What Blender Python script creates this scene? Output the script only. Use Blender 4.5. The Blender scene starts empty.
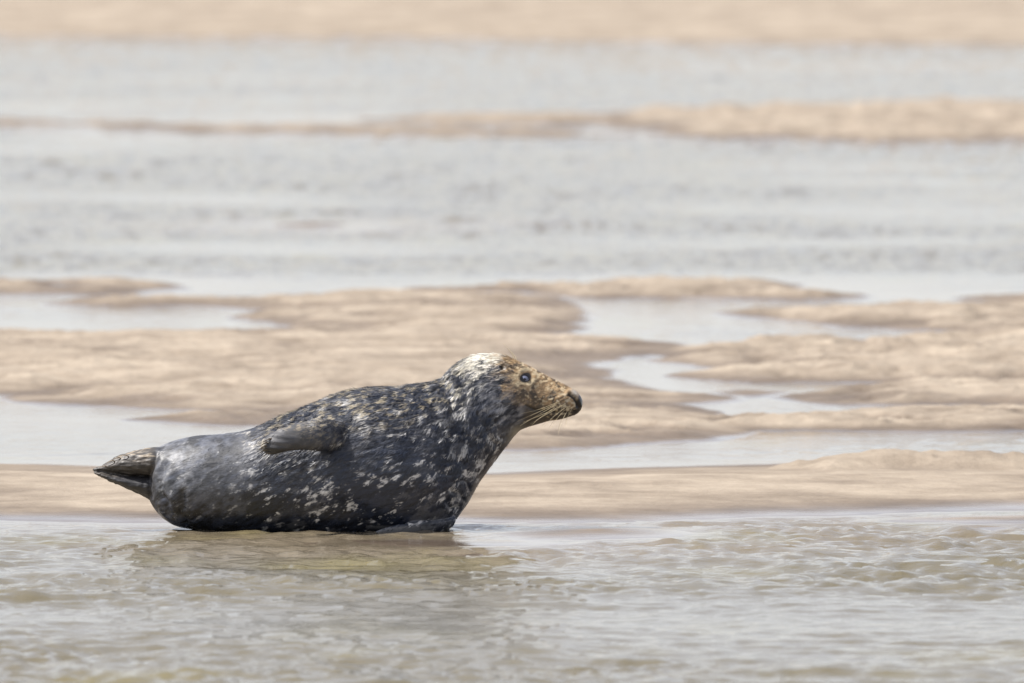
import bpy, bmesh, math, random
import numpy as np
from mathutils import Vector
from mathutils.bvhtree import BVHTree

random.seed(4)
RNG = np.random.default_rng(7)
S = bpy.context.scene
COL = S.collection

# ------------------------------------------------------------------ camera
F_PX = 12250.0          # focal length in pixels (long telephoto)
CAM_H = 3.0             # camera height above the water
D0 = 50.0               # distance of the seal
V_H = -205.0            # image row of the horizon
PX = D0 / F_PX          # size of one pixel at the seal (m)

cam_d = bpy.data.cameras.new('camera')
cam = bpy.data.objects.new('camera', cam_d)
COL.objects.link(cam)
cam_d.sensor_width = 36.0
cam_d.lens = F_PX / 1024.0 * 36.0
cam_d.clip_start = 1.0
cam_d.clip_end = 20000.0
cam.location = (0, 0, CAM_H)
cam.rotation_euler = (math.radians(90) - math.atan((341.5 - V_H) / F_PX), 0, 0)
cam_d.dof.use_dof = True
cam_d.dof.focus_distance = 49.85
cam_d.dof.aperture_fstop = 4.4
S.camera = cam

# ------------------------------------------------------------------ light
SUN_EL, SUN_AZ = math.radians(58), math.radians(-97)   # azimuth clockwise from straight ahead (+Y)
W = bpy.data.worlds.new('World')
S.world = W
W.use_nodes = True
wn = W.node_tree
sky = wn.nodes.new('ShaderNodeTexSky')
sky.sky_type = 'NISHITA'
sky.sun_disc = False
sky.sun_elevation = SUN_EL
sky.sun_rotation = SUN_AZ
sky.air_density = 0.8
sky.dust_density = 0.6
sky.ozone_density = 0.6
bg = wn.nodes['Background']
bg.inputs['Strength'].default_value = 0.118
hs = wn.nodes.new('ShaderNodeHueSaturation')      # thin summer haze takes some blue out of the sky
hs.inputs['Saturation'].default_value = 0.36
wn.links.new(sky.outputs[0], hs.inputs['Color'])
tint = wn.nodes.new('ShaderNodeMix'); tint.data_type = 'RGBA'; tint.blend_type = 'MULTIPLY'
tint.inputs[0].default_value = 1.0; tint.inputs[7].default_value = (1.0, 0.978, 1.008, 1)
wn.links.new(hs.outputs[0], tint.inputs[6])
wn.links.new(tint.outputs[2], bg.inputs['Color'])
sd_ = Vector((math.sin(SUN_AZ) * math.cos(SUN_EL), math.cos(SUN_AZ) * math.cos(SUN_EL), math.sin(SUN_EL)))
sun_d = bpy.data.lights.new('sun', 'SUN')
sun_d.energy = 5.0
sun_d.angle = math.radians(0.53)
sun_d.color = (1.0, 0.96, 0.915)
sun = bpy.data.objects.new('sun', sun_d)
COL.objects.link(sun)
sun.rotation_euler = (-sd_).to_track_quat('-Z', 'Y').to_euler()
S.view_settings.view_transform = 'Standard'
S.view_settings.look = 'None'
S.view_settings.exposure = 0.57
S.view_settings.gamma = 1.0
S.cycles.use_denoising = True
S.cycles.sample_clamp_indirect = 4.0


# ------------------------------------------------------------------ numpy noise
def _h(ix, iy, iz, seed):
    n = (ix.astype(np.int64) * 374761393 + iy.astype(np.int64) * 668265263 + iz.astype(np.int64) * 2147483647 + seed * 1274126177) & 0xffffffff
    n = ((n ^ (n >> 13)) * 1274126177) & 0xffffffff
    n = ((n ^ (n >> 15)) * 2246822519) & 0xffffffff
    return ((n ^ (n >> 16)) & 0xffffff) / float(0xffffff) * 2 - 1


def _fade(t):
    return t * t * t * (t * (t * 6 - 15) + 10)


def noise2(x, y, seed=0):
    """gradient noise, about -1..1"""
    x = np.asarray(x, float); y = np.asarray(y, float)
    ix = np.floor(x); iy = np.floor(y)
    fx = x - ix; fy = y - iy
    z = np.zeros_like(ix)
    def g(a, b):
        an = _h(ix + a, iy + b, z, seed) * math.pi
        return np.cos(an) * (fx - a) + np.sin(an) * (fy - b)
    u = _fade(fx); v = _fade(fy)
    return 1.5 * ((g(0, 0) * (1 - u) + g(1, 0) * u) * (1 - v) + (g(0, 1) * (1 - u) + g(1, 1) * u) * v)


def noise3(x, y, z, seed=0):
    """smooth value noise -1..1"""
    ix = np.floor(x); iy = np.floor(y); iz = np.floor(z)
    u = _fade(x - ix); v = _fade(y - iy); w = _fade(z - iz)
    r = 0
    for a in (0, 1):
        for b in (0, 1):
            for c in (0, 1):
                r = r + _h(ix + a, iy + b, iz + c, seed) * (u if a else 1 - u) * (v if b else 1 - v) * (w if c else 1 - w)
    return r


def fbm2(x, y, o=4, seed=0, gain=0.5):
    r = 0; a = 1.0
    for k in range(o):
        r = r + a * noise2(x * 2 ** k + 17.3 * k, y * 2 ** k - 9.1 * k, seed + k); a *= gain
    return r


def fbm3(x, y, z, o=3, seed=0, gain=0.55):
    r = 0; a = 1.0
    for k in range(o):
        r = r + a * noise3(x * 2 ** k + 7.7 * k, y * 2 ** k + 3.1 * k, z * 2 ** k - 5.9 * k, seed + k); a *= gain
    return r


def sstep(a, b, x):
    t = np.clip((x - a) / (b - a), 0, 1)
    return t * t * (3 - 2 * t)


# ------------------------------------------------------------------ helpers
def mesh_from(name, verts, faces):
    me = bpy.data.meshes.new(name)
    me.from_pydata([], [], [])
    verts = np.asarray(verts, np.float32); faces = np.asarray(faces, np.int32)
    n = faces.shape[1]
    me.vertices.add(len(verts)); me.vertices.foreach_set('co', verts.ravel())
    me.loops.add(faces.size); me.loops.foreach_set('vertex_index', faces.ravel())
    me.polygons.add(len(faces))
    me.polygons.foreach_set('loop_start', np.arange(0, faces.size, n, dtype=np.int32))
    me.update(calc_edges=True)
    me.polygons.foreach_set('use_smooth', np.ones(len(faces), bool))
    me.validate()
    return me


def add_obj(name, me, mat=None, parent=None):
    o = bpy.data.objects.new(name, me)
    COL.objects.link(o)
    if mat: me.materials.append(mat)
    if parent: o.parent = parent
    return o


def grid_faces(nr, nc):
    i = np.arange(nr * nc).reshape(nr, nc)
    return np.stack([i[:-1, :-1], i[:-1, 1:], i[1:, 1:], i[1:, :-1]], -1).reshape(-1, 4)


def set_float(me, name, arr):
    a = me.attributes.new(name, 'FLOAT', 'POINT')
    a.data.foreach_set('value', np.asarray(arr, np.float32).ravel())


def set_color(me, name, rgb, domain='POINT'):
    a = me.attributes.new(name, 'FLOAT_COLOR', domain)
    c = np.ones((len(rgb), 4), np.float32); c[:, :3] = rgb
    a.data.foreach_set('color', c.ravel())


def new_mat(name):
    m = bpy.data.materials.new(name); m.use_nodes = True
    nt = m.node_tree
    return m, nt, nt.nodes['Principled BSDF']


def node(nt, typ, **kw):
    n = nt.nodes.new(typ)
    for k, v in kw.items():
        if k in n.inputs: n.inputs[k].default_value = v
        else: setattr(n, k, v)
    return n


def depth_of_row(v):
    return D0 * (D0 * 0 + (530.0 - V_H)) / (np.asarray(v, float) - V_H)


def ground_xy(u, v):
    d = depth_of_row(v)
    return (np.asarray(u, float) - 512.0) / F_PX * d, d


# ------------------------------------------------------------------ sand banks
# every bank: outline on the water plane, height (m), shoulder width (m), hummock height (m), edge roughness (m)
def bank(pts, H, w, hum, rough):
    p = np.array(pts, float)
    x, y = ground_xy(p[:, 0], p[:, 1])
    return dict(x=x, y=y, H=H, w=w * 0.9, hum=hum * 1.2, rough=rough * 0.65)


L, R = -700, 1724
BANKS = [
    # far shore
    bank([(L - 800, 37), (0, 37), (200, 39), (420, 39), (560, 42), (800, 45), (R + 800, 46), (R + 3000, -150), (L - 3000, -150)], 0.7, 14.0, 0.02, 0.8),
    # bar across the channel
    bank([(590, 113), (700, 110), (860, 108), (1024, 107), (R, 106), (R, 142), (1024, 141), (900, 143), (760, 141), (660, 134), (600, 126)], 0.13, 1.5, 0.05, 0.9),
    bank([(330, 121), (480, 117), (620, 117), (640, 124), (560, 126), (430, 124)], 0.07, 0.7, 0.03, 0.6),
    bank([(L, 118), (0, 119), (120, 122), (350, 126), (560, 130), (640, 136), (480, 137), (330, 135), (180, 133), (60, 126), (L, 126)], 0.03, 0.8, 0.03, 0.9),
    bank([(260, 225), (330, 222), (385, 225), (330, 229)], 0.012, 0.5, 0.01, 0.5),
    # middle flat
    bank([(L, 281), (0, 281), (90, 281), (150, 284), (175, 289), (110, 294), (0, 295), (L, 296)], 0.035, 0.5, 0.025, 0.3),
    bank([(55, 304), (160, 301), (300, 298), (430, 296), (520, 297), (560, 306), (566, 322), (545, 334), (470, 336), (390, 331), (300, 325), (260, 317), (285, 310), (200, 306), (110, 306)], 0.05, 0.45, 0.03, 0.25),
    bank([(430, 291), (520, 288), (620, 285), (700, 282), (770, 284), (800, 292), (850, 297), (790, 300), (700, 298), (610, 298), (520, 292)], 0.05, 0.45, 0.035, 0.3),
    bank([(730, 314), (800, 310), (900, 307), (1024, 308), (R, 305), (R, 336), (1024, 336), (950, 330), (860, 327), (770, 318)], 0.05, 0.45, 0.035, 0.25),
    bank([(980, 299), (1024, 296), (R, 292), (R, 302), (1024, 302)], 0.03, 0.4, 0.02, 0.2),
    bank([(L, 334), (0, 333), (90, 336), (210, 336), (300, 330), (400, 330), (480, 333), (560, 338), (660, 345), (700, 352), (600, 357), (560, 362),
          (575, 378), (640, 392), (720, 398), (700, 402), (640, 405), (700, 416), (740, 428), (690, 440), (590, 447), (520, 449), (400, 447), (300, 430), (270, 412), (190, 409), (100, 405), (40, 402), (20, 394), (L, 394)], 0.055, 0.7, 0.028, 0.22),
    bank([(660, 350), (760, 345), (900, 342), (1024, 340), (R, 336), (R, 385), (1024, 384), (900, 383), (780, 382), (700, 376), (760, 370), (700, 362)], 0.06, 0.5, 0.04, 0.22),
    bank([(732, 394), (750, 392), (765, 394), (745, 396)], 0.012, 0.15, 0.004, 0.06),
    bank([(795, 398), (850, 391), (940, 385), (1024, 382), (R, 380), (R, 408), (1024, 406), (930, 404), (850, 404)], 0.045, 0.4, 0.03, 0.15),
    bank([(690, 424), (760, 418), (860, 416), (1024, 412), (R, 408), (R, 433), (1024, 431), (900, 431), (800, 430), (720, 430)], 0.045, 0.4, 0.03, 0.15),
    bank([(150, 420), (240, 414), (310, 416), (310, 424), (240, 425)], 0.02, 0.3, 0.02, 0.12),
    # near bar, behind the seal
    bank([(L, 464), (0, 464), (60, 465), (160, 469), (300, 474), (480, 474), (600, 470), (720, 466), (800, 463), (1024, 466), (R, 466), (R, 510), (1024, 510), (900, 513), (760, 519), (640, 523), (540, 525), (300, 523), (150, 524), (0, 521), (L, 520)], 0.105, 2.9, 0.008, 0.16),
    bank([(730, 476), (800, 470), (880, 467), (1024, 469), (R, 466), (R, 480), (1024, 481), (900, 480), (820, 483)], 0.115, 0.4, 0.028, 0.12),
    bank([(880, 522), (940, 518), (1024, 516), (R, 514), (R, 526), (1024, 525), (950, 525)], 0.022, 0.4, 0.004, 0.08),
    bank([(480, 535), (540, 529), (620, 527), (680, 530), (705, 536), (660, 540), (590, 542), (510, 541)], 0.026, 0.7, 0.003, 0.08),
    # sand just awash in front of the belly
    bank([(340, 541), (450, 540), (555, 542), (575, 545), (490, 548), (390, 546)], 0.004, 0.5, 0.006, 0.20),
]


def poly_sdf(px, py, x, y):
    """signed distance, positive inside"""
    d2 = np.full(x.shape, 1e18)
    inside = np.zeros(x.shape, bool)
    n = len(px)
    for i in range(n):
        ax, ay = px[i], py[i]; bx, by = px[(i + 1) % n], py[(i + 1) % n]
        ex, ey = bx - ax, by - ay
        t = np.clip(((x - ax) * ex + (y - ay) * ey) / (ex * ex + ey * ey + 1e-12), 0, 1)
        dx = x - ax - t * ex; dy = y - ay - t * ey
        d2 = np.minimum(d2, dx * dx + dy * dy)
        c = (ay > y) != (by > y)
        with np.errstate(divide='ignore', invalid='ignore'):
            xi = ex * (y - ay) / (ey if abs(ey) > 1e-12 else 1e-12) + ax
        inside ^= c & (x < xi)
    d = np.sqrt(d2)
    return np.where(inside, d, -d)


def sand_height(x, y):
    warp = fbm2(x * 0.9, y * 0.55, 4, 11)
    warp2 = fbm2(x * 3.1, y * 1.7, 3, 31)
    hum = fbm2(x * 1.6, y * 0.75, 4, 51)
    hum2 = 0.6 - 1.5 * np.abs(fbm2(x * 2.0 + 0.4 * warp, y * 2.6 + 0.5 * warp, 4, 71))
    z = np.full(x.shape, -0.16)
    for b in BANKS:
        reach = 3.0 + b['rough'] * 2
        m = (y > b['y'].min() - reach) & (y < b['y'].max() + reach) & (x > b['x'].min() - reach) & (x < b['x'].max() + reach)
        if not m.any(): continue
        xx, yy = x[m], y[m]
        s = poly_sdf(b['x'], b['y'], xx, yy) + b['rough'] * (0.75 * warp[m] + 0.35 * warp2[m]) + (0.16 if 55 < b['y'].min() < 78 else 0.0)
        zi = b['H'] * (1 - np.exp(-np.maximum(s, 0) / b['w'])) + b['hum'] * (0.6 * hum[m] + 0.75 * hum2[m]) * sstep(0.0, b['w'] * 0.9, s)
        zi = np.where(s > 0, zi + 0.003, np.maximum(s * 0.05, -0.16) + 0.003 * np.exp(np.minimum(s, 0) * 20))
        z[m] = np.maximum(z[m], zi)
    return z


def fan_rows(step_near, step_mid):
    v = [np.geomspace(9000, 930, 26), np.arange(900, 700, -12.0), np.arange(700, 440, -step_near), np.arange(440, 272, -min(step_mid, 0.65)), np.arange(272, -3, -step_mid),
         np.array([-6, -12, -20, -30, -42, -56, -72, -90, -108, -125, -140, -152, -162, -171, -178, -184, -189, -193, -196, -198.5, -200.5, -202])]
    return np.concatenate(v)


def fan_cols(step):
    o = np.cumsum(np.linspace(8, 160, 34))
    mid = np.arange(-36, 1062, step)
    return np.concatenate([(-36 - o)[::-1], mid, 1062 + o])


# --- sand sheet
vv = fan_rows(1.0, 1.1); uu = fan_cols(2.2)
U, V = np.meshgrid(uu, vv)
X, Y = ground_xy(U, V)
Z = sand_height(X.ravel(), Y.ravel()).reshape(X.shape)
# small sand ripples left by the tide on the near bar
rip = np.sin((Y * 0.55 + X * 0.25 + 0.35 * noise2(X * 0.8, Y * 0.5, 5)) * 2 * math.pi / 0.16)
ripm = sstep(0.012, 0.04, Z) * sstep(0.0, 0.5, noise2(X * 0.5 + 4, Y * 0.35, 15) + 0.1) * (Y < 62)
Z = Z + 0.0016 * rip * ripm
wet = 1 - sstep(0.010, 0.052, Z + 0.030 * fbm2(X * 1.1, Y * 1.2, 5, 91).reshape(X.shape))
wet = np.where(Y > 140, wet * 0.5, wet)
wet = wet * (1 - 0.55 * sstep(0.012, 0.035, Z) * (Y < 54.8))      # the near bar has drained and dried
me = mesh_from('sand_flat', np.stack([X, Y, Z], -1).reshape(-1, 3), grid_faces(*X.shape))
set_float(me, 'wet', wet)
set_float(me, 'film', sstep(np.where(Y < 54, 0.022, 0.011), 0.003, Z + 0.004 * fbm2(X * 1.2, Y * 1.2, 3, 95)))

m_sand, nt, bs = new_mat('tidal_sand')
geo = node(nt, 'ShaderNodeNewGeometry')
at = node(nt, 'ShaderNodeAttribute', attribute_name='wet')
mp = node(nt, 'ShaderNodeMapping'); mp.inputs['Scale'].default_value = (0.7, 0.9, 1.0)
nt.links.new(geo.outputs['Position'], mp.inputs['Vector'])
n1 = node(nt, 'ShaderNodeTexNoise', Scale=2.2, Detail=7.0, Roughness=0.68)
n2 = node(nt, 'ShaderNodeTexNoise', Scale=170.0, Detail=3.0, Roughness=0.7)
n3 = node(nt, 'ShaderNodeTexNoise', Scale=9.0, Detail=6.0, Roughness=0.65)
for n in (n1, n3): nt.links.new(mp.outputs[0], n.inputs['Vector'])
nt.links.new(geo.outputs['Position'], n2.inputs['Vector'])
r1 = node(nt, 'ShaderNodeValToRGB')
r1.color_ramp.elements[0].position = 0.3; r1.color_ramp.elements[0].color = (0.19, 0.151, 0.112, 1)
r1.color_ramp.elements[1].position = 0.7; r1.color_ramp.elements[1].color = (0.41, 0.345, 0.27, 1)
nt.links.new(n1.outputs[0], r1.inputs[0])
grain = node(nt, 'ShaderNodeMix', data_type='RGBA', blend_type='MULTIPLY'); grain.inputs[0].default_value = 0.5
gr = node(nt, 'ShaderNodeValToRGB')
gr.color_ramp.elements[0].position = 0.35; gr.color_ramp.elements[0].color = (0.72, 0.70, 0.66, 1)
gr.color_ramp.elements[1].position = 0.6; gr.color_ramp.elements[1].color = (1, 1, 1, 1)
nt.links.new(n2.outputs[0], gr.inputs[0])
nt.links.new(r1.outputs[0], grain.inputs[6]); nt.links.new(gr.outputs[0], grain.inputs[7])
wetc = node(nt, 'ShaderNodeMix', data_type='RGBA', blend_type='MULTIPLY')
wetc.inputs[7].default_value = (0.54, 0.50, 0.47, 1)
nt.links.new(at.outputs['Fac'], wetc.inputs[0]); nt.links.new(grain.outputs[2], wetc.inputs[6])
nt.links.new(wetc.outputs[2], bs.inputs['Base Color'])
rr = node(nt, 'ShaderNodeMapRange'); rr.inputs[3].default_value = 0.85; rr.inputs[4].default_value = 0.5
afm = node(nt, 'ShaderNodeAttribute', attribute_name='film')
rf = node(nt, 'ShaderNodeMapRange'); rf.inputs[3].default_value = 1.0; rf.inputs[4].default_value = 0.16
nt.links.new(afm.outputs['Fac'], rf.inputs[0])
rmul = node(nt, 'ShaderNodeMath', operation='MULTIPLY')
nt.links.new(at.outputs['Fac'], rr.inputs[0]); nt.links.new(rr.outputs[0], rmul.inputs[0]); nt.links.new(rf.outputs[0], rmul.inputs[1])
nt.links.new(rmul.outputs[0], bs.inputs['Roughness'])
bst = node(nt, 'ShaderNodeMapRange'); bst.inputs[3].default_value = 0.6; bst.inputs[4].default_value = 0.03
nt.links.new(afm.outputs['Fac'], bst.inputs[0])
bs.inputs['Specular IOR Level'].default_value = 0.35
b1 = node(nt, 'ShaderNodeBump', Strength=0.6, Distance=0.035)
b2 = node(nt, 'ShaderNodeBump', Strength=0.25, Distance=0.003)
nt.links.new(n3.outputs[0], b1.inputs['Height']); nt.links.new(n2.outputs[0], b2.inputs['Height'])
nt.links.new(bst.outputs[0], b1.inputs['Strength'])
bs2 = node(nt, 'ShaderNodeMapRange'); bs2.inputs[3].default_value = 0.25; bs2.inputs[4].default_value = 0.01
nt.links.new(afm.outputs['Fac'], bs2.inputs[0]); nt.links.new(bs2.outputs[0], b2.inputs['Strength'])
nt.links.new(b1.outputs[0], b2.inputs['Normal']); nt.links.new(b2.outputs[0], bs.inputs['Normal'])
sand = add_obj('sand_flat', me, m_sand); sand['kind'] = 'structure'

# ------------------------------------------------------------------ water
vv = fan_rows(0.8, 1.3); uu = fan_cols(2.0)
U, V = np.meshgrid(uu, vv)
X, Y = ground_xy(U, V)
ZS = sand_height(X.ravel(), Y.ravel()).reshape(X.shape)
depth = np.clip(-ZS, 0, 0.2)
near = sstep(51.6, 49.9, Y)
chan = sstep(76, 80, Y)
gust = 0.75 + 0.8 * fbm2(X * 0.16, Y * 0.24, 4, 251)
gust = np.where(Y < 55, gust + 0.45 * fbm2(X * 0.30, Y * 0.75, 3, 261), gust)
amp = (0.45 + 1.25 * near * 1.12 + 2.5 * chan) * np.clip(gust, np.where(Y < 55, 0.34, 0.12), 1.6)
calm = sstep(0.0, np.where(Y < 53, 0.014, 0.05), depth)
rows = np.arange(len(vv))
def waves(x, y):
    h = 0
    wx = x + 0.15 * noise2(x * 1.1, y * 0.8, 201); wy = y + 0.25 * noise2(x * 0.9, y * 0.7, 202)
    h = h + 0.018 * fbm2(wx * 0.50, wy * 0.60, 2, 211) * sstep(50.2, 47.5, y)
    a = noise2(wx * 1.7, wy * 3.0, 221); h = h + 0.011 * (1 - np.abs(a) * 1.6)
    b = noise2(wx * 3.9 + 3, wy * 6.0, 231); h = h + 0.0075 * (1 - np.abs(b) * 1.5)
    h = h + 0.0055 * noise2(x * 9.0, y * 9.5, 241)
    return h
ZW = waves(X, Y) * amp * (0.15 + 0.85 * calm)
ZW = ZW - 0.0115 * amp * calm
me = mesh_from('water', np.stack([X, Y, ZW], -1).reshape(-1, 3), grid_faces(*X.shape))
set_float(me, 'depth', depth)
set_float(me, 'rough', np.clip(amp * 0.6 * (0.2 + 0.8 * calm), 0, 1.2))

m_wat, nt, bs = new_mat('silty_water')
geo = node(nt, 'ShaderNodeNewGeometry')
ad = node(nt, 'ShaderNodeAttribute', attribute_name='depth')
ar = node(nt, 'ShaderNodeAttribute', attribute_name='rough')
cr = node(nt, 'ShaderNodeValToRGB')
cr.color_ramp.elements[0].position = 0.0; cr.color_ramp.elements[0].color = (0.19, 0.155, 0.108, 1)
cr.color_ramp.elements[1].position = 0.7; cr.color_ramp.elements[1].color = (0.135, 0.115, 0.070, 1)
md = node(nt, 'ShaderNodeMath', operation='MULTIPLY'); md.inputs[1].default_value = 8.0
nt.links.new(ad.outputs['Fac'], md.inputs[0]); nt.links.new(md.outputs[0], cr.inputs[0])
silt = node(nt, 'ShaderNodeTexNoise', Scale=1.1, Detail=3.0, Roughness=0.5)      # clouds of yellow silt
smap = node(nt, 'ShaderNodeMapping'); smap.inputs['Scale'].default_value = (0.9, 0.6, 1.0)
nt.links.new(geo.outputs['Position'], smap.inputs['Vector']); nt.links.new(smap.outputs[0], silt.inputs['Vector'])
srm = node(nt, 'ShaderNodeMapRange'); srm.inputs[1].default_value = 0.55; srm.inputs[2].default_value = 0.72
nt.links.new(silt.outputs[0], srm.inputs[0])
smx = node(nt, 'ShaderNodeMix', data_type='RGBA'); smx.inputs[7].default_value = (0.165, 0.138, 0.060, 1)
nt.links.new(srm.outputs[0], smx.inputs[0]); nt.links.new(cr.outputs[0], smx.inputs[6])
nt.links.new(smx.outputs[2], bs.inputs['Base Color'])
bs.inputs['Roughness'].default_value = 0.04
bs.inputs['IOR'].default_value = 1.333
w1 = node(nt, 'ShaderNodeTexNoise', Scale=8.0, Detail=6.0, Roughness=0.6)
mp = node(nt, 'ShaderNodeMapping'); mp.inputs['Scale'].default_value = (1.0, 1.3, 1.0)
nt.links.new(geo.outputs['Position'], mp.inputs['Vector']); nt.links.new(mp.outputs[0], w1.inputs['Vector'])
bp = node(nt, 'ShaderNodeBump', Distance=0.02)
bstr = node(nt, 'ShaderNodeMapRange'); bstr.inputs[3].default_value = 0.05; bstr.inputs[4].default_value = 0.9
nt.links.new(ar.outputs['Fac'], bstr.inputs[0]); nt.links.new(bstr.outputs[0], bp.inputs['Strength'])
nt.links.new(w1.outputs[0], bp.inputs['Height']); nt.links.new(bp.outputs[0], bs.inputs['Normal'])
water = add_obj('water', me, m_wat); water['kind'] = 'structure'

# ------------------------------------------------------------------ the seal
# profile co-ordinates: (u, v) as read off the side view, one unit = PX metres; local origin at u=320, v=530
def P(u, v, dep=0.0):
    return np.array([(u - 320.0) * PX, dep * PX, (530.0 - v) * PX])


seal = bpy.data.objects.new('seal', None)
COL.objects.link(seal)
seal.location = ((320.0 - 512.0) * PX, D0, 0)
seal['label'] = 'grey seal with dark mottled coat lying at the edge of the water, head raised'
seal['category'] = 'seal'

# stations: top (u, v), bottom (u, v), half width as a fraction of half height
ST = [
    ((150.0, 474), (149.5, 490), .8), ((151, 463), (150, 502), .9), ((155, 451), (156, 512), .95), ((163, 445), (164, 520), 1.0),
    ((177, 440), (177, 527), 1.02), ((196, 436), (200, 531), 1.04), ((222, 434), (226, 533), 1.06), ((243, 431), (250, 535), 1.06),
    ((264, 423.5), (275, 536), 1.04), ((282, 416), (300, 538), 1.02), ((300, 409), (325, 540), 1.0), ((318, 401.5), (350, 542), .98),
    ((337, 395), (375, 543), .96), ((357, 390), (400, 543), .95), ((375, 388), (424, 541), .94), ((393, 387), (444, 533), .93),
    ((408, 385.3), (457, 519), .93), ((422, 383.5), (468, 504), .93), ((434, 381), (477, 488.5), .92), ((444, 377), (486, 474.5), .91),
    ((451, 370.5), (494, 462.5), .9), ((458, 364.6), (502, 452), .88), ((466, 359.5), (509, 443), .86), ((476, 356.2), (515, 435.5), .84),
    ((487, 354.6), (519.5, 431), .82), ((499, 354.6), (525.5, 428), .80), ((510, 357.3), (533, 425.8), .76), ((521.5, 362), (541, 423.5), .70),
    ((534, 368.3), (550, 421), .66), ((545, 374.3), (556.5, 420.3), .66), ((556, 380), (563.5, 418.8), .70), ((566, 385), (570.5, 416.6), .74),
    ((574, 389.6), (576.3, 414.6), .76), ((579.7, 394.6), (580.6, 410.6), .74), ((582.5, 400), (582.7, 405.5), .6),
]


def catmull(A, n):
    A = np.asarray(A, float)
    B = np.vstack([2 * A[0] - A[1], A, 2 * A[-1] - A[-2]])
    t = np.linspace(0, len(A) - 1 - 1e-9, n)
    i = t.astype(int); f = (t - i)[:, None]
    p0, p1, p2, p3 = B[i], B[i + 1], B[i + 2], B[i + 3]
    return 0.5 * (2 * p1 + (p2 - p0) * f + (2 * p0 - 5 * p1 + 4 * p2 - p3) * f ** 2 + (3 * p1 - p0 - 3 * p2 + p3) * f ** 3)


def tube(A, n, seg, sq=2.0):
    """A rows: top u, v, depth, bottom u, v, depth, half width -> closed shell"""
    C = catmull(A, n)
    th = np.linspace(0, 2 * math.pi, seg, endpoint=False)
    c, s = np.cos(th), np.sin(th)
    c = np.sign(c) * np.abs(c) ** (2 / sq); s = np.sign(s) * np.abs(s) ** (2 / sq)
    T, B, hw = C[:, 0:3], C[:, 3:6], C[:, 6]
    mid = (T + B) / 2; ax = (T - B) / 2
    tang = np.gradient(mid, axis=0)
    side = np.cross(ax, tang); side /= np.linalg.norm(side, axis=1)[:, None] + 1e-9
    flip = np.where(side[:, 2] > 0, -1.0, 1.0)[:, None]   # side points at the camera (negative depth)
    side = side * flip
    p = mid[:, None] + ax[:, None] * c[None, :, None] + side[:, None] * (hw[:, None, None] * s[None, :, None])
    pts = np.stack([(p[..., 0] - 320) * PX, p[..., 2] * PX, (530 - p[..., 1]) * PX], -1).reshape(-1, 3)
    i = np.arange(n * seg).reshape(n, seg); j = np.roll(i, -1, 1)
    quads = np.stack([i[:-1], j[:-1], j[1:], i[1:]], -1).reshape(-1, 4)
    caps = []
    v = [tuple(q) for q in pts]
    for ring, rev in ((i[0], True), (i[-1], False)):
        v.append(tuple(pts[ring].mean(0))); k = len(v) - 1
        for a in range(seg):
            b = (a + 1) % seg
            caps.append((ring[b], ring[a], k) if rev else (ring[a], ring[b], k))
    return v, [tuple(q) for q in quads] + caps


def path_tube(st, n=60, seg=40):
    """st rows: centre u, v, depth, half height, half thickness, lean (deg from vertical in depth)"""
    st = np.asarray(st, float)
    c = st[:, :3]
    d = np.gradient(c, axis=0)
    rows = []
    for k in range(len(st)):
        t = d[k] / np.linalg.norm(d[k])
        up = np.array([-t[1], t[0], 0.0]); up /= np.linalg.norm(up)
        if up[1] > 0: up = -up
        le = math.radians(st[k, 5])
        up = up * math.cos(le) + np.array([0, 0, 1.0]) * math.sin(le)
        rows.append(np.concatenate([c[k] + up * st[k, 3], c[k] - up * st[k, 3], [st[k, 4]]]))
    return tube(rows, n, seg)


shells = []
A = [[a[0], a[1], 0, b[0], b[1], 0, w * math.hypot(a[0] - b[0], a[1] - b[1]) / 2] for a, b, w in ST]
shells.append(tube(A, 340, 160, 2.05))
# near fore flipper folded back on the flank, knuckles up
shells.append(path_tube([(375, 446, -30, 8, 8, 10), (358, 441, -40, 12, 10, 12), (342, 434, -56, 14, 11, 15), (325, 431, -74, 16, 12, 20), (307, 431.5, -85, 15, 11, 22),
                         (290, 434.5, -91, 13, 10, 22), (277, 438.5, -94, 10.5, 8, 22), (268, 442, -94, 7.5, 6, 22), (264, 444, -93, 3, 2.5, 22)]))
# other fore flipper, tucked under the chest at the waterline
shells.append(path_tube([(452, 521, -22, 5, 8, 30), (440, 525, -36, 5, 10, 40), (424, 528, -46, 5, 12, 50), (404, 531, -54, 4.5, 13, 55),
                         (386, 533.5, -58, 4, 11, 55), (372, 535.5, -60, 3, 7, 55), (366, 536, -60, 1.5, 3, 55)]))
# hind flippers pressed together
shells.append(path_tube([(172, 463, -2, 15, 26, 0), (156, 461.5, -4, 14.5, 22, 0), (141, 462.3, -6, 12.6, 16, 0), (128, 464, -6, 11.2, 13, 0),
                         (117, 465.6, -6, 9.2, 11, 0), (110, 467, -6, 6.0, 9, 0), (103, 468.2, -6, 3.5, 7, 0), (97, 468.9, -6, 2.1, 5, 0), (92, 469.4, -6, 1.0, 3, 0)]))
shells.append(path_tube([(172, 492, 2, 16, 24, 0), (157, 489.5, 0, 13, 20, 0), (143, 485.6, -3, 9.6, 17, 0), (130, 482.8, -5, 6.6, 15, 0),
                         (117, 479.3, -7, 4.6, 13, 0), (106, 476, -7, 3.2, 10, 0), (98, 473.4, -7, 2.0, 7, 0), (93.5, 472, -7, 0.9, 3, 0)]))
# web between them, set back
shells.append(path_tube([(172, 477, 8, 12, 8, 0), (150, 476.5, 7, 9, 7, 0), (135, 474.5, 5, 6, 6, 0), (120, 473.5, 3, 3, 4, 0)], 30, 16))
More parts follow.
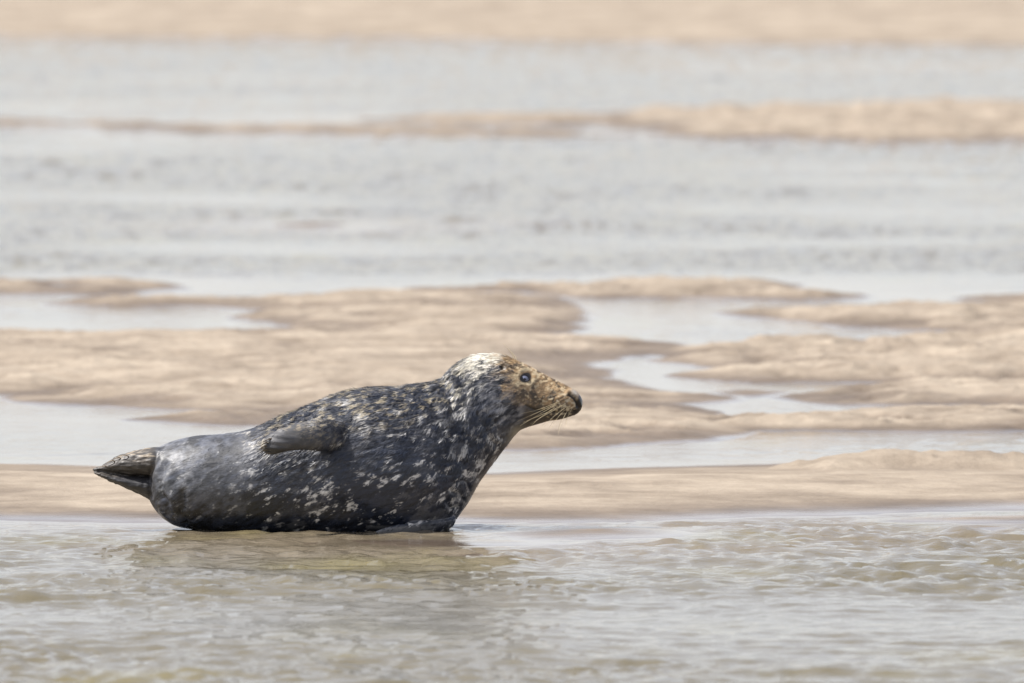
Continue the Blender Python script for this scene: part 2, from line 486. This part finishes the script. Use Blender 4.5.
# digits of the hind flippers
for k, (dv, dd) in enumerate(((-5, -9), (0, -14), (5, -15))):
    shells.append(path_tube([(150, 460 + dv, dd, 4.5, 4.5, 0), (132, 462.5 + dv * .85, dd + 1, 4.2, 4, 0), (115, 465.5 + dv * .6, dd + 3, 3.2, 3.2, 0), (103, 468 + dv * .35, dd + 5, 1.8, 1.8, 0)], 30, 16))
av, af = [], []
for v, f in shells:
    o = len(av)
    av += v
    af += [tuple(i + o for i in q) for q in f]
raw = bpy.data.meshes.new('seal_raw'); raw.from_pydata(av, [], af); raw.update()
bm = bmesh.new(); bm.from_mesh(raw); bmesh.ops.recalc_face_normals(bm, faces=bm.faces); bm.to_mesh(raw); bm.free()
tmp = bpy.data.objects.new('seal_tmp', raw); COL.objects.link(tmp)
rm = tmp.modifiers.new('r', 'REMESH'); rm.mode = 'VOXEL'; rm.voxel_size = 0.0033; rm.use_smooth_shade = True
sm = tmp.modifiers.new('s', 'SMOOTH'); sm.factor = 0.5; sm.iterations = 5
dg = bpy.context.evaluated_depsgraph_get()
body_me = bpy.data.meshes.new_from_object(tmp.evaluated_get(dg))
body_me.name = 'body'
bpy.data.objects.remove(tmp)
body_me.materials.clear()

nv = len(body_me.vertices)
co = np.empty(nv * 3, np.float32); body_me.vertices.foreach_get('co', co); co = co.reshape(-1, 3).astype(float)
no = np.empty(nv * 3, np.float32); body_me.vertex_normals.foreach_get('vector', no); no = no.reshape(-1, 3).astype(float)

SP = catmull(A, 500)                          # fine stations for look-ups
SPM = np.stack([(SP[:, 0] + SP[:, 3]) / 2, (SP[:, 1] + SP[:, 4]) / 2], -1)
SPT = np.gradient(SPM, axis=0); SPT /= np.linalg.norm(SPT, axis=1)[:, None]
SPAX = np.stack([SP[:, 0] - SP[:, 3], SP[:, 1] - SP[:, 4]], -1)
SPL = np.linalg.norm(SPAX, axis=1)
SPARC = np.concatenate([[0], np.cumsum(np.linalg.norm(np.diff(SPM, axis=0), axis=1))])


def frame_of(u, v):
    """station index and height along the station (1 = back line, -1 = belly line)"""
    idx = np.zeros(len(u), int)
    nrm = np.stack([-SPAX[:, 1], SPAX[:, 0]], -1) / SPL[:, None]
    for a in range(0, len(u), 20000):
        q = np.stack([u[a:a + 20000], v[a:a + 20000]], -1)
        dl = q[:, None] - SPM[None]
        off = np.abs((dl * nrm[None]).sum(-1))
        t = (dl * SPAX[None]).sum(-1) / (SPL[None] / 2) / SPL[None]
        cost = off + 60 * np.maximum(np.abs(t) - 1.1, 0)
        idx[a:a + 20000] = cost.argmin(1)
    dl = np.stack([u, v], -1) - SPM[idx]
    return idx, (dl * SPAX[idx]).sum(-1) / (SPL[idx] / 2) / SPL[idx]


def line_d(u, v, pts):
    d = np.full(len(u), 1e9)
    for (ax, ay), (bx, by) in zip(pts[:-1], pts[1:]):
        ex, ey = bx - ax, by - ay
        t = np.clip(((u - ax) * ex + (v - ay) * ey) / (ex * ex + ey * ey), 0, 1)
        d = np.minimum(d, np.hypot(u - ax - t * ex, v - ay - t * ey))
    return d


def blob(u, v, cu, cv, ru, rv=None, rot=0):
    rv = rv or ru
    c, s = math.cos(math.radians(rot)), math.sin(math.radians(rot))
    x = (u - cu) * c + (v - cv) * s; y = -(u - cu) * s + (v - cv) * c
    return np.exp(-((x / ru) ** 2 + (y / rv) ** 2))


u = co[:, 0] / PX + 320; v = 530 - co[:, 2] / PX; dp = co[:, 1] / PX
idx, hh = frame_of(u, v)
arc = SPARC[idx]
ang = np.arctan2(-dp, hh * SPL[idx] / 2)     # 0 back line, pi/2 camera flank
rad = SPL[idx] / 2
is_head = sstep(470, 500, u)
sidew = sstep(0.15, 0.5, np.abs(no[:, 1]))
FLC = catmull([(350, 437, -52), (342, 434, -56), (325, 431, -74), (307, 431.5, -85), (290, 434.5, -91), (277, 438.5, -94), (262, 444, -93)], 40)
fd = np.full(nv, 1e9)
for q_ in FLC: fd = np.minimum(fd, np.sqrt((u - q_[0]) ** 2 + (v - q_[1]) ** 2 + (dp - q_[2]) ** 2))
fl_near = sstep(20, 16.5, fd) * sstep(347, 300, u + 12 * fbm3(u / 7, v / 5, dp / 7, 2, 358))
hind = sstep(156, 149, u)


def flow_noise(su, sa, o, seed):
    """noise stretched along the lie of the fur"""
    return fbm3(arc / su, ang * rad / sa, np.sign(dp) * 7.0 + dp * 0.0, o, seed)


disp = np.zeros(nv)
streak = flow_noise(13, 3.6, 3, 301)
streak2 = flow_noise(6.5, 2.2, 2, 331)
dry = sstep(-0.35, 0.55, hh) * sstep(235, 290, u) * (1 - sstep(500, 530, u))
dry = np.maximum(dry, blob(u, v, 455, 420, 45, 50))
dry = dry * (1 - fl_near)
disp += (0.65 * streak * (0.15 + 0.85 * dry) * (1 - hind) + 0.3 * streak2 * dry) * (1 - fl_near)
big = fbm3(u / 34, v / 30, dp / 34, 2, 351)
wu = u + 3.0 * fbm3(u / 14, v / 14, dp / 14, 2, 356); wv = v + 3.0 * fbm3(u / 14, v / 14, dp / 14, 2, 357)
disp += 1.1 * big * sstep(200, 260, u) * (1 - is_head)
for pts, dep, wd in [
    ([(446, 384), (450, 400), (458, 424), (470, 446)], -1.7, 4.0),
    ([(426, 389), (438, 408), (447, 432), (462, 462)], -0.9, 4.5),
    ([(463, 380), (470, 398), (480, 418), (494, 440)], -1.3, 3.5),
    ([(476, 392), (487, 412), (503, 434)], -1.0, 3.0),
    ([(166, 462), (163, 485), (168, 508), (178, 526)], -1.6, 3.4),
    ([(182, 492), (180, 508), (186, 526)], -2.4, 3.6),
    ([(156, 452), (152, 470), (152, 492)], -1.2, 2.5),
    ([(445, 500), (458, 508)], -0.8, 2.0), ([(450, 488), (464, 500)], -0.8, 2.0), ([(458, 478), (470, 488)], -0.6, 2.0),
]:
    ld = line_d(wu, wv, pts)
    disp += dep * np.exp(-(ld / wd) ** 2) * sidew
    disp += -0.45 * dep * np.exp(-((ld - 2.2 * wd) / (1.1 * wd)) ** 2) * sidew
# face
EYE = (526.3, 376.5)
de = np.hypot(u - EYE[0], v - EYE[1])
disp += sidew * (-0.6 * np.exp(-(de / 7.5) ** 2) + 0.5 * np.exp(-((de - 8.5) / 2.2) ** 2) + 1.0 * blob(u, v, 523, 367.5, 8, 3, 25))
disp += sidew * (2.6 * blob(u, v, 561, 401, 13, 9, 20) + 1.2 * blob(u, v, 516, 396, 14, 12) - 1.0 * blob(u, v, 541, 388, 9, 6, 25))
MOUTH = [(580, 408.5), (572, 411.8), (560, 412.4), (546, 411.5), (534, 408.5), (526, 404)]
disp += sidew * (-1.5 * np.exp(-(line_d(u, v, MOUTH) / 1.5) ** 2))
NOSTRIL = [(569.5, 394.5), (573.5, 397.5), (576.5, 402), (577.5, 406)]
disp += sidew * (-2.2 * np.exp(-(line_d(u, v, NOSTRIL) / 1.5) ** 2) + 0.9 * np.exp(-((line_d(u, v, NOSTRIL) - 3.3) / 1.6) ** 2))
EAR = (502.8, 366.4)
dr = np.hypot(u - EAR[0], v - EAR[1])
disp += sidew * (-2.2 * np.exp(-(dr / 2.2) ** 2) + 0.8 * np.exp(-((dr - 4.2) / 1.6) ** 2))
pad = blob(u, v, 560, 401, 16, 9, 20)
disp += 0.45 * pad * np.sin((u * 0.9 + v * 0.3) * 1.1) * np.sin((v - u * 0.35) * 1.3)
# flipper skin: lengthwise wrinkles and finger ridges
disp += hind * (0.55 * fbm3(u / 16, v / 2.6, dp / 3.2, 3, 371) + 0.4 * fbm3(u / 5, v / 5, dp / 5, 2, 376))
fing = np.sin((v - 0.10 * (u - 264)) / 6.2 * 2 * math.pi)
disp += fl_near * sstep(305, 275, u) * 0.4 * fing
co2 = co + no * (disp * PX)[:, None]
body_me.vertices.foreach_set('co', co2.astype(np.float32).ravel())
body_me.update()

# coat colours (some highlight and shade on the flippers is painted in)
def mixc(c, col, f):
    return c * (1 - f)[:, None] + np.asarray(col)[None] * f[:, None]


def coat(u, v, dp, seed_shift=0.0):
    idx, hh = frame_of(u, v)
    arc = SPARC[idx]; rad = SPL[idx] / 2
    ang = np.arctan2(-dp, hh * rad)
    sgn = np.sign(dp) * 9.0
    a = arc + seed_shift; b = ang * rad
    # slant the pattern a little so that flecks run down and back
    a2 = a + 0.25 * b
    pa = u * 0.87 - v * 0.50; qa = u * 0.50 + v * 0.87      # along / across the lie of the fur
    f1 = fbm3(pa / 8.0, qa / 4.8, dp / 11, 5, 401, 0.62)
    f2 = fbm3(pa / 7.5, qa / 2.7, dp / 6, 3, 421)
    f3 = fbm3(pa / 4.4, qa / 1.6, dp / 4, 2, 431)
    big = fbm3(u / 45, v / 40, dp / 45, 2, 441)
    cl = fbm3(pa / 22, qa / 14, dp / 25, 5, 451, 0.65)
    n = len(u)
    c = np.tile(np.array([0.019, 0.025, 0.042]), (n, 1))
    c = c * (1 + 0.5 * f2 + 0.3 * big)[:, None]
    rump = sstep(300, 185, u)
    c = mixc(c, (0.125, 0.127, 0.135), rump * (0.66 + 0.28 * f1) * sstep(-1.0, 0.1, hh))
    c = c * (1 + rump * np.clip(0.9 * cl + 0.5 * f2, -0.6, 0.6))[:, None]
    grey = sstep(-0.5, 0.5, hh) * sstep(240, 330, u)
    c = mixc(c, (0.075, 0.080, 0.098), np.clip(grey * (0.45 + 0.5 * f1), 0, 1))
    c = mixc(c, (0.15, 0.152, 0.165), np.clip(sstep(0.1, 0.9, cl + 0.3 * f3) * 0.45 * sstep(210, 270, u), 0, 0.8))
    # white flecks
    den = (0.13 * sstep(215, 260, u) + 0.48 * blob(u, v, 308, 492, 42, 26) + 0.26 * blob(u, v, 400, 470, 55, 36) + 1.15 * blob(u, v, 478, 455, 20, 30, 20)
           + 1.0 * blob(u, v, 474, 437, 11, 11) + 0.95 * blob(u, v, 455, 505, 15, 24, -30) + 0.55 * blob(u, v, 432, 410, 34, 24)
           + 0.30 * blob(u, v, 345, 480, 40, 40) + 0.25 * blob(u, v, 240, 475, 40, 24) + 0.35 * blob(u, v, 350, 415, 40, 16)
           + 0.30 * blob(u, v, 470, 395, 25, 30))
    den = den * (0.55 + 0.75 * sstep(-0.35, 0.45, cl))
    thr = 0.98 - 0.75 * np.clip(den, 0, 1.35)
    fl = sstep(thr - 0.16, thr + 0.52, f1 + 0.42 * f2 + 0.25 * f3)
    c = mixc(c, (0.70, 0.69, 0.67), np.clip(fl * (0.75 + 0.45 * f3) * (0.35 + 0.65 * sstep(225, 285, u)), 0, 0.95) * (1 - sstep(500, 520, u)))
    # dry, yellowish guard hair along the back
    back = sstep(0.30, 0.85, hh) * sstep(225, 300, u) * (1 - sstep(455, 480, u))
    c = mixc(c, (0.44, 0.38, 0.27), np.clip(back * sstep(0.12, 0.75, 0.6 * f2 + 0.8 * f3), 0, 0.8))
    # nape and crown
    nape = sstep(0.05, 0.7, hh) * sstep(440, 462, u) * (1 - sstep(505, 520, u))
    c = mixc(c, (0.50, 0.47, 0.38), np.clip(nape * sstep(0.0, 0.8, f2 + 0.5 * f3), 0, 0.6))
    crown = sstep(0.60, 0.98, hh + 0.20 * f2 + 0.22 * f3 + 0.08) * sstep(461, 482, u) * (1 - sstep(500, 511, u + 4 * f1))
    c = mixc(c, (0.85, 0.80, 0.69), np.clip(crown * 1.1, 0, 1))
    ck = blob(u, v, 503, 395, 26, 24, 20)
    c = mixc(c, (0.27, 0.275, 0.30), np.clip(ck * (0.45 + 0.9 * f2 + 0.4 * f1), 0, 0.9))
    c = mixc(c, (0.55, 0.55, 0.56), np.clip(blob(u, v, 506, 402, 14, 9, 40) * (0.2 + 0.9 * f2), 0, 0.8))
    # brown face
    fm = sstep(495, 520, u + 9 * f1 + 5 * f2 - 0.25 * (v - 380)) * sstep(412, 396, v - 0.10 * (u - 540) + 3 * f1)
    brown = np.array([0.28, 0.188, 0.10])[None] * (1 + 0.45 * f2 + 0.35 * f3)[:, None]
    c = c * (1 - fm[:, None]) + brown * fm[:, None]
    ff = fbm3(u / 6, v / 5, sgn, 3, 467); fg = fbm3(u / 2.6, v / 2.2, sgn, 2, 471)
    c = mixc(c, (0.055, 0.040, 0.026), fm * np.clip(sstep(0.0, 0.8, ff + 0.3 * fg + 1.1 * blob(u, v, 527, 393, 9, 5) + 0.9 * blob(u, v, 530, 404, 6, 4) + 0.55 * blob(u, v, 545, 398, 13, 7, 15) - 0.12), 0, 0.9))
    c = mixc(c, (0.62, 0.49, 0.31), fm * np.clip(sstep(0.25, 0.9, fg + 0.4 * blob(u, v, 540, 380, 14, 7, 30)) * 0.7, 0, 0.8))
    # jaw and whisker pad
    jaw = sstep(518, 530, u) * (1 - fm)
    c = mixc(c, (0.075, 0.060, 0.042), jaw * 0.85)
    c = mixc(c, (0.46, 0.37, 0.23), np.clip(sstep(535, 548, u) * sstep(400, 405, v) * sstep(0.05, 0.6, fg + 0.3 * ff), 0, 0.8))
    c = mixc(c, (0.60, 0.52, 0.38), np.clip(1.3 * blob(u, v, 562, 404, 13, 7, 15) * sstep(-0.05, 0.5, fg + 0.3 * ff), 0, 0.85))
    c = mixc(c, (0.30, 0.27, 0.20), np.clip(blob(u, v, 516, 432, 9, 6, -40) * 0.8, 0, 0.8))
    # eye surround, ear, nose
    de = np.hypot((u - EYE[0] + 0.8) / 1.25, v - EYE[1] + 0.12 * (u - EYE[0]))
    c = mixc(c, (0.52, 0.42, 0.27), np.clip(np.exp(-((de - 7.2) / 2.6) ** 2) * (0.58 + 0.7 * fg + 0.5 * ff + 0.3 * np.tanh((v - 376) / 5)), 0, 0.85))
    c = mixc(c, (0.012, 0.011, 0.012), np.exp(-(np.maximum(de - 4.0, 0) / 0.9) ** 2))
    dr = np.hypot(u - EAR[0], v - EAR[1])
    c = mixc(c, (0.02, 0.016, 0.012), np.exp(-(dr / 3.0) ** 2))
    nz = sstep(574.5, 578, u - 0.28 * (402 - v))
    c = mixc(c, (0.012, 0.011, 0.012), np.clip(nz, 0, 1) * sstep(393, 397, v))
    c = mixc(c, (0.012, 0.010, 0.010), np.exp(-(line_d(u, v, NOSTRIL) / 1.7) ** 2))
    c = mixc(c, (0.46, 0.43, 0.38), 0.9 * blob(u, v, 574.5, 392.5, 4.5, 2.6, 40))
    c = mixc(c, (0.018, 0.014, 0.012), 0.75 * np.exp(-(line_d(u, v, MOUTH) / 1.2) ** 2))
    # flippers
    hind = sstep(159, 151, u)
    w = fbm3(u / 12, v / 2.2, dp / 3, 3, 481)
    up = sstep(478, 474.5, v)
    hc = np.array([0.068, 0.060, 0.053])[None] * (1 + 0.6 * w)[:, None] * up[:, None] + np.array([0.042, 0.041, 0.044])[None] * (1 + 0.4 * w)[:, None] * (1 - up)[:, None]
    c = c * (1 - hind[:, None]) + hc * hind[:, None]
    c = mixc(c, (0.36, 0.29, 0.20), np.clip(hind * up * sstep(464, 452, v) * sstep(0.1, 0.7, w) * 0.7, 0, 1))  # tan highlights painted along the top of the hind flippers
    return np.clip(c, 0.006, 0.85)


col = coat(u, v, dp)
fcol = np.array([0.070, 0.070, 0.074])[None] * (1 + 0.35 * fbm3(u / 9, v / 5, dp / 6, 3, 491))[:, None]
fcol = mixc(fcol, (0.33, 0.28, 0.20), np.clip(blob(u, v, 322, 426, 16, 9) * sstep(-0.2, 0.6, fbm3(u / 3.5, v / 2.2, dp / 3, 2, 495)) * 0.9, 0, 0.9))
fcol = fcol * (1 - 0.4 * sstep(438, 447, v))[:, None]  # shade of the underside painted into the fore flipper colour
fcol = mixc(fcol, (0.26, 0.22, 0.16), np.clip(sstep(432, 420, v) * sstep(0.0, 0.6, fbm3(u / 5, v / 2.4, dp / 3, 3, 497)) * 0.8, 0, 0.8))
fcol = mixc(fcol, (0.40, 0.36, 0.28), np.clip(sstep(268, 264.5, u) * 0.7, 0, 1))
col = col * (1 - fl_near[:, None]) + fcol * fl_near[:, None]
under = sstep(522, 525, v) * sstep(-44, -50, dp) * (u > 366)
col = mixc(col, (0.17, 0.17, 0.175), under * 0.85)  # light grey highlight painted onto the tucked fore flipper
set_color(body_me, 'coat', col)
rough = 0.62 - 0.32 * sstep(0.4, -0.4, hh) - 0.10 * sstep(300, 200, u)
rough = np.where(u > 500, 0.55, rough)
rough = np.where(u < 158, 0.55, rough)
rough = rough * (1 - fl_near) + 0.58 * fl_near + 0.05 * fbm3(u / 6, v / 6, dp / 6, 2, 499)
nosem = sstep(572, 577, u) * sstep(391, 396, v)
rough = rough * (1 - nosem) + 0.28 * nosem
set_float(body_me, 'rough', np.clip(rough, 0.22, 0.8))

m_coat, nt, bs = new_mat('seal_coat')
ac = node(nt, 'ShaderNodeAttribute', attribute_name='coat')
ar = node(nt, 'ShaderNodeAttribute', attribute_name='rough')
nt.links.new(ac.outputs['Color'], bs.inputs['Base Color'])
nt.links.new(ar.outputs['Fac'], bs.inputs['Roughness'])
bs.inputs['Specular IOR Level'].default_value = 0.5
bs.inputs['Coat Weight'].default_value = 0.08; bs.inputs['Coat Roughness'].default_value = 0.35
tc = node(nt, 'ShaderNodeTexCoord')
mp = node(nt, 'ShaderNodeMapping'); mp.inputs['Scale'].default_value = (0.35, 1, 1)
nf = node(nt, 'ShaderNodeTexNoise', Scale=160.0, Detail=3.0, Roughness=0.6)
nt.links.new(tc.outputs['Object'], mp.inputs['Vector']); nt.links.new(mp.outputs[0], nf.inputs['Vector'])
bp = node(nt, 'ShaderNodeBump', Strength=0.35, Distance=0.004)
nt.links.new(nf.outputs[0], bp.inputs['Height']); nt.links.new(bp.outputs[0], bs.inputs['Normal'])
body = add_obj('body', body_me, m_coat, seal)

# ------------------------------------------------------------------ fur: short guard-hair tufts lying along the body
body_me.calc_loop_triangles()
tri = np.empty(len(body_me.loop_triangles) * 3, np.int32); body_me.loop_triangles.foreach_get('vertices', tri); tri = tri.reshape(-1, 3)
ta = co2[tri]; tn = np.cross(ta[:, 1] - ta[:, 0], ta[:, 2] - ta[:, 0]); area = np.linalg.norm(tn, axis=1) / 2
tn /= np.linalg.norm(tn, axis=1)[:, None] + 1e-12
tu, tv, td_, thh = u[tri].mean(1), v[tri].mean(1), dp[tri].mean(1), hh[tri].mean(1)
tw = 0.28 + 1.0 * dry[tri].mean(1)
tw = tw * (tv < 526) * (tu > 175) * (1 - 0.78 * fl_near[tri].mean(1))
tw = np.where(np.hypot(tu - EYE[0], tv - EYE[1]) < 8, 0, tw)
tw = np.where(np.hypot(tu - EAR[0], tv - EAR[1]) < 4, 0, tw)
tw = np.where((tu > 520), np.where(tu > 568, 0, 0.45), tw)
pr = area * tw; pr /= pr.sum()
NF = 120000
pick = RNG.choice(len(tri), NF, p=pr)
r1_, r2_ = np.sqrt(RNG.random(NF)), RNG.random(NF)
q = ta[pick]
pos = q[:, 0] * (1 - r1_)[:, None] + q[:, 1] * (r1_ * (1 - r2_))[:, None] + q[:, 2] * (r1_ * r2_)[:, None]
nn = tn[pick]
fi = idx[tri[pick, 0]]
tdir = -np.stack([SPT[fi, 0], np.zeros(NF), -SPT[fi, 1]], -1)          # towards the tail
sgnc = RNG.normal(0, 0.22, NF)
tdir = tdir + np.stack([np.zeros(NF), np.zeros(NF), -0.30 - 0.2 * RNG.random(NF)], -1)
tdir -= nn * (tdir * nn).sum(1)[:, None]; tdir /= np.linalg.norm(tdir, axis=1)[:, None] + 1e-9
sdir = np.cross(nn, tdir)
clump = fbm3(pos[:, 0] / 0.03, pos[:, 1] / 0.03, pos[:, 2] / 0.03, 2, 511)
tdir = tdir + sdir * (sgnc + 0.35 * clump)[:, None]; tdir /= np.linalg.norm(tdir, axis=1)[:, None]
sdir = np.cross(nn, tdir)
pu = pos[:, 0] / PX + 320
facey = sstep(505, 530, pu)
ln = (0.016 + 0.016 * RNG.random(NF)) * (1 - 0.55 * facey) * (0.7 + 0.3 * dry[tri[pick, 0]])
wd = (0.0007 + 0.0009 * RNG.random(NF)) * (1 - 0.3 * facey)
lift = (0.07 + 0.16 * RNG.random(NF) + 0.10 * clump) * (0.3 + 0.7 * dry[tri[pick, 0]])
base = pos - nn * 0.0008
mid = base + tdir * (ln * 0.55)[:, None] + nn * (ln * lift * 0.75)[:, None]
tip = base + tdir * ln[:, None] + nn * (ln * lift * 0.9)[:, None]
fv = np.stack([base - sdir * wd[:, None], base + sdir * wd[:, None], mid + sdir * (wd * .8)[:, None], mid - sdir * (wd * .8)[:, None], tip], 1).reshape(-1, 3)
k5 = (np.arange(NF) * 5)[:, None]
ff_ = np.concatenate([k5 + np.array([[0, 1, 2]]), k5 + np.array([[0, 2, 3]]), k5 + np.array([[3, 2, 4]])])
fme = mesh_from('fur', fv, ff_)
fc = coat(pos[:, 0] / PX + 320, 530 - pos[:, 2] / PX, pos[:, 1] / PX)
fc = fc * (0.75 + 0.55 * RNG.random(NF))[:, None]
tipc = np.clip(fc * 1.15 + np.array([0.02, 0.018, 0.012])[None] * dry[tri[pick, 0]][:, None], 0, 0.85)
cc = np.stack([fc, fc, fc, fc, tipc], 1).reshape(-1, 3)
set_color(fme, 'coat', np.clip(cc, 0.006, 0.85))
m_fur, nt, bs = new_mat('seal_fur')
ac = node(nt, 'ShaderNodeAttribute', attribute_name='coat')
nt.links.new(ac.outputs['Color'], bs.inputs['Base Color'])
bs.inputs['Roughness'].default_value = 0.4
bs.inputs['Specular IOR Level'].default_value = 0.5
fur = add_obj('fur', fme, m_fur, seal); fur['kind'] = 'stuff'

# ------------------------------------------------------------------ eyes, whiskers, claws
bvh = BVHTree.FromPolygons([Vector(p) for p in co2], [tuple(t) for t in tri])


def surf(uu, vv, side=-1):
    p = P(uu, vv, side * 400)
    hit = bvh.ray_cast(Vector(p), Vector((0, -side, 0)))
    return hit[0], hit[1]


m_eye, nt, bs = new_mat('seal_eye')
tc = node(nt, 'ShaderNodeTexCoord')
sx = node(nt, 'ShaderNodeVectorMath', operation='LENGTH')
mp = node(nt, 'ShaderNodeMapping'); mp.inputs['Scale'].default_value = (1, 0, 1)
nt.links.new(tc.outputs['Object'], mp.inputs['Vector']); nt.links.new(mp.outputs[0], sx.inputs[0])
cr = node(nt, 'ShaderNodeValToRGB')
dv = node(nt, 'ShaderNodeMath', operation='DIVIDE'); dv.inputs[1].default_value = 0.0215
nt.links.new(sx.outputs['Value'], dv.inputs[0]); nt.links.new(dv.outputs[0], cr.inputs[0])
e = cr.color_ramp.elements
e[0].position = 0.2; e[0].color = (0.022, 0.025, 0.04, 1)
e[1].position = 0.34; e[1].color = (0.17, 0.19, 0.27, 1)
e2 = e.new(0.68); e2.color = (0.12, 0.13, 0.19, 1)
e3 = e.new(0.8); e3.color = (0.004, 0.004, 0.006, 1)
nt.links.new(cr.outputs[0], bs.inputs['Base Color'])
bs.inputs['Roughness'].default_value = 0.05
bs.inputs['IOR'].default_value = 1.4
for side in (-1, 1):
    h, n = surf(EYE[0], EYE[1], side)
    bm = bmesh.new(); bmesh.ops.create_uvsphere(bm, u_segments=32, v_segments=20, radius=0.0225)
    em = bpy.data.meshes.new('eye'); bm.to_mesh(em); bm.free()
    em.polygons.foreach_set('use_smooth', np.ones(len(em.polygons), bool))
    eo = add_obj('eye', em, m_eye, seal)
    eo.scale = (1.05, 1.0, 0.84)
    eo.rotation_euler = (0, math.radians(14), 0)
    eo.location = h - n * 0.0140


def hair(pts, r0, r1, name, mat, seg=5):
    C = catmull(pts, 14)
    T = np.gradient(C, axis=0); T /= np.linalg.norm(T, axis=1)[:, None]
    a = np.cross(T, np.array([0.1, 1, 0.2])); a /= np.linalg.norm(a, axis=1)[:, None]
    b = np.cross(T, a)
    th = np.linspace(0, 2 * math.pi, seg, endpoint=False)
    r = np.linspace(r0, r1, len(C))[:, None, None]
    p = C[:, None] + r * (a[:, None] * np.cos(th)[None, :, None] + b[:, None] * np.sin(th)[None, :, None])
    i = np.arange(len(C) * seg).reshape(len(C), seg); j = np.roll(i, -1, 1)
    me = mesh_from(name, p.reshape(-1, 3), np.stack([i[:-1], j[:-1], j[1:], i[1:]], -1).reshape(-1, 4))
    return add_obj(name, me, mat, seal)


m_wh, nt, bs = new_mat('whisker')
bs.inputs['Base Color'].default_value = (0.62, 0.52, 0.33, 1); bs.inputs['Roughness'].default_value = 0.35
WH = [((564, 399), (540, 408), (519, 413)), ((561, 401), (538, 411), (517, 420)), ((566, 403), (545, 412), (523, 421)), ((558, 403), (538, 414), (520, 424)),
      ((563, 405), (545, 414), (530, 423)), ((568, 405), (553, 416), (541, 429)), ((566, 408), (556, 419), (549, 430)), ((570, 406), (562, 420), (558, 433)),
      ((556, 406), (538, 418), (526, 430)), ((572, 408), (567, 418), (566, 426))]
for side in (-1, 1):
    for k, (a, b, c) in enumerate(WH):
        h, n = surf(a[0], a[1], side)
        d0 = h.y / PX
        pts = [np.array(h) + np.array([0, -side * .004, 0]), P(b[0], b[1], d0 + side * (8 + k % 3 * 3)), P(c[0], c[1], d0 + side * (10 + k % 4 * 4))]
        hair(pts, 0.0008, 0.0003, 'whisker', m_wh)
for side in (-1, 1):
    for (a, b) in (((515, 360.5), (504, 344)), ((517, 361.5), (509, 350))):
        h, n = surf(a[0], a[1], side)
        d0 = h.y / PX
        hair([np.array(h), P((a[0] + b[0]) / 2 + 1.5, (a[1] + b[1]) / 2, d0 + side * 3), P(b[0], b[1], d0 + side * 5)], 0.0008, 0.0003, 'brow_whisker', m_wh)

m_claw, nt, bs = new_mat('claw')
bs.inputs['Base Color'].default_value = (0.09, 0.07, 0.05, 1); bs.inputs['Roughness'].default_value = 0.35
for (a, b) in (((270, 434), (263, 437)), ((267, 437.5), (260.5, 441)), ((265.5, 441), (259.5, 444.5)), ((266, 444.5), (260.5, 448)), ((269, 448), (264, 451))):
    hit, n = surf(a[0] + 3, a[1], -1)
    d0 = hit.y / PX
    hair([P(a[0] + 3, a[1], d0 + 1), P(a[0], a[1], d0 - 1), P(b[0] + 1.2, b[1], d0 + 0)], 0.005, 0.0012, 'claw', m_claw, 8)
m_hclaw = m_claw.copy(); m_hclaw.node_tree.nodes['Principled BSDF'].inputs['Base Color'].default_value = (0.24, 0.19, 0.13, 1)
for (a, b) in (((112, 459), (105, 462.5)), ((118, 456), (112, 458.5)), ((126, 453.8), (119, 455)), ((104, 464.5), (97, 467))):
    hit, n = surf(a[0] + 3, a[1] + 2, -1)
    if hit is None: continue
    d0 = hit.y / PX
    hair([P(a[0] + 3, a[1] + 2, d0 + 1), P(a[0], a[1] + 1, d0 - 1), P(b[0] + 1.5, b[1], d0)], 0.003, 0.001, 'claw', m_hclaw, 8)
